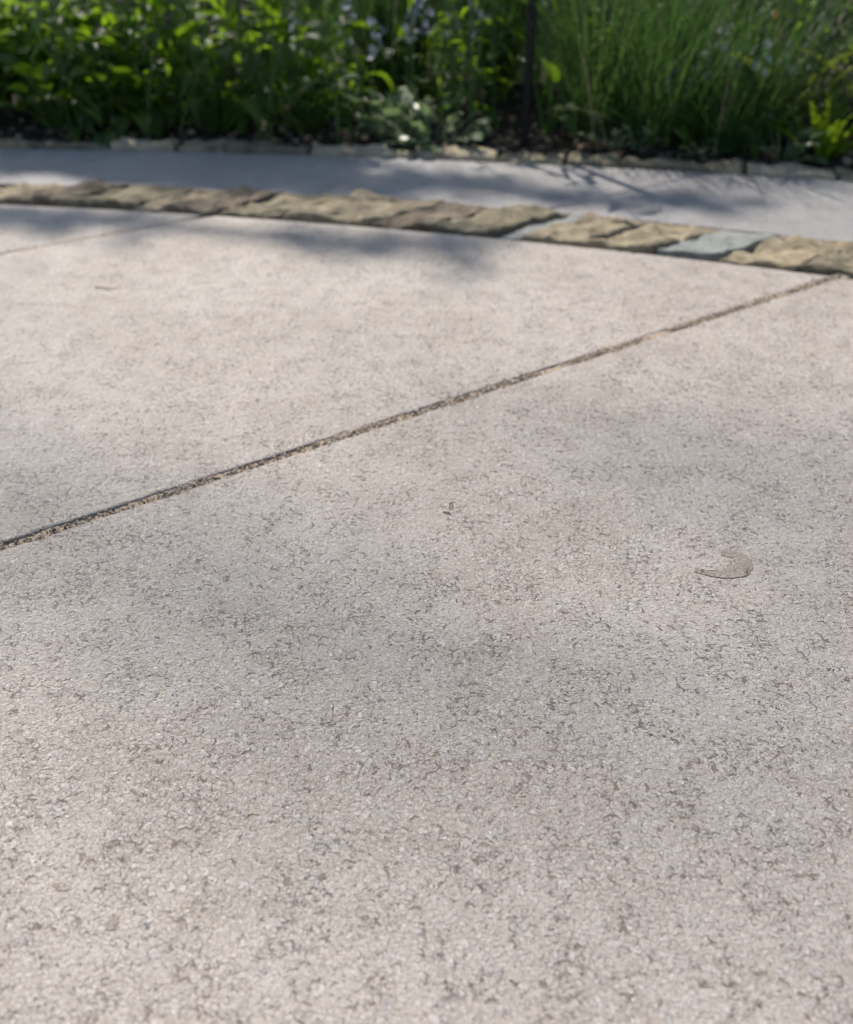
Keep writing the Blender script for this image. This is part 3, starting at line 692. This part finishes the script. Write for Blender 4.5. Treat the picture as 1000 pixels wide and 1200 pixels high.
# ------------------------------------------------------------------ trees beyond the bed whose crowns dapple the paving
def tree(x, y, h, clusters, label, leaf=.05, spread=.28):
    r = empty('garden_tree', (x, y, -.06)); tag(r, label, 'tree', 'trees beyond the bed')
    top = Vector((random.uniform(-.2, .2), random.uniform(-.2, .2), h)); tr = [Vector((0, 0, -.1)), Vector((.05, .02, h * .25)), Vector((-.04, .06, h * .5)), Vector((.03, 0, h * .75)), top]
    MB().add(tube(tr, .11, .03, 9)).build('trunk', M['bark'], r)
    mb = MB(); vv = []; ff = []
    tw = [Vector((c[0] - x, c[1] - y, c[2] + .06)) for c in clusters if c[4] < 12]; hub = None
    if tw:
        hub = sum(tw, Vector((0, 0, 0))) / len(tw) + Vector((-.25, .1, .45)); k0 = tr[2].lerp(tr[3], .6)
        mb.add(tube([k0, k0.lerp(hub, .5) + Vector((0, 0, .3)), hub], .014, .003, 6))
    for (cx, cy, cz, rad, n) in clusters:
        c = Vector((cx - x, cy - y, cz + .06)); zz = max(.3 * h, min(h * .97, c.z - .35 * c.xy.length)); i = min(3, int(zz / h * 4)); st_ = tr[i].lerp(tr[i + 1], zz / h * 4 - i)
        mid_ = st_.lerp(c, .5) + Vector((0, 0, .12)); thin = n < 12
        if thin: st_ = hub; mid_ = hub.lerp(c, .5) + Vector((0, 0, .05))
        mb.add(tube([st_, mid_, c], .0016 if thin else .016, .0008 if thin else .004, 5))
        for k in range(2 if thin else 6):
            e = c + Vector((random.gauss(0, 1), random.gauss(0, 1), random.gauss(0, .5))).normalized() * rad * .8; mb.add(tube([c, c.lerp(e, .5), e], .0015 if thin else .004, .001, 4))
        for k in range(n):
            p = c + Vector((random.gauss(0, .5), random.gauss(0, .5), random.gauss(0, .3))) * rad; L = leaf * random.uniform(.7, 1.25)
            d = Vector((random.gauss(0, 1), random.gauss(0, 1), random.gauss(-.4, .5))).normalized(); s = d.cross(Vector((random.gauss(0, .5), random.gauss(0, .5), 1))).normalized() * L * .3; o = len(vv)
            vv += [p, p + d * L * .45 + s, p + d * L, p + d * L * .45 - s]; ff.append((o, o + 1, o + 2, o + 3))
    mb.build('limbs', M['bark'], r); tag(link('crown', mesh('crown', vv, ff, M['dark'], False), r), kind='stuff')
def above(gx, gy, hgt): t = hgt / SUN.z; return (gx + SUN.x * t, gy + SUN.y * t, hgt)
cl = []
def shade(gx, gy, hgt, rad, n): cl.append((*above(gx, gy, hgt), rad, n))
def bough(px0, py0, px1, py1, hgt, n, dens, rad=.07):
    a_, b_ = ground_at(px0, py0), ground_at(px1, py1)
    for k in range(n):
        q = a_.lerp(b_, (k + .5) / n); shade(q.x + random.uniform(-.02, .02), q.y + random.uniform(-.012, .012), hgt + random.uniform(-.2, .2), rad, dens)
bough(-60, 186, 420, 188, 3.6, 12, 75, .075); bough(110, 203, 480, 222, 3.6, 8, 50, .05)
bough(-40, 262, 190, 262, 3.9, 4, 22, .07); bough(350, 286, 580, 292, 3.9, 4, 26, .06)
bough(430, 205, 640, 218, 3.6, 3, 22, .06); bough(640, 232, 900, 238, 3.6, 4, 20, .045)
for k in range(26):
    a = random.uniform(0, 6.28); q = random.uniform(.3, 1.1)
    cl.append((-4.3 + q * math.cos(a), 4.5 + q * math.sin(a), random.uniform(4.0, 6.6), random.uniform(.3, .5), 110))
tree(-4.3, 4.5, 6.8, cl, 'slender leafy tree beyond the bed whose lower boughs reach over the path')
# unseen tall tree added farther off; its thin outer twigs veil the sun mid-patio
cl = []
for k in range(48): shade(-.60 + 1.45 * ((k * .618) % 1), .40 + .29 * ((k * .7549 + .3 * random.random()) % 1), random.uniform(13.4, 14.6), .10, 4)
while len(cl) < 140:
    a = random.uniform(0, 6.28); q = random.uniform(.4, 2.4); c = (-8.2 + q * math.cos(a), 12.6 + q * math.sin(a), random.uniform(8, 15))
    gx, gy = c[0] - SUN.x * c[2] / SUN.z, c[1] - SUN.y * c[2] / SUN.z
    if abs(gx) < 1.9 and -.6 < gy < 3.0: continue
    cl.append((*c, random.uniform(.4, .7), 120))
tree(-8.2, 12.6, 15.5, cl, 'unseen tall tree added far behind the bed to veil the sun')
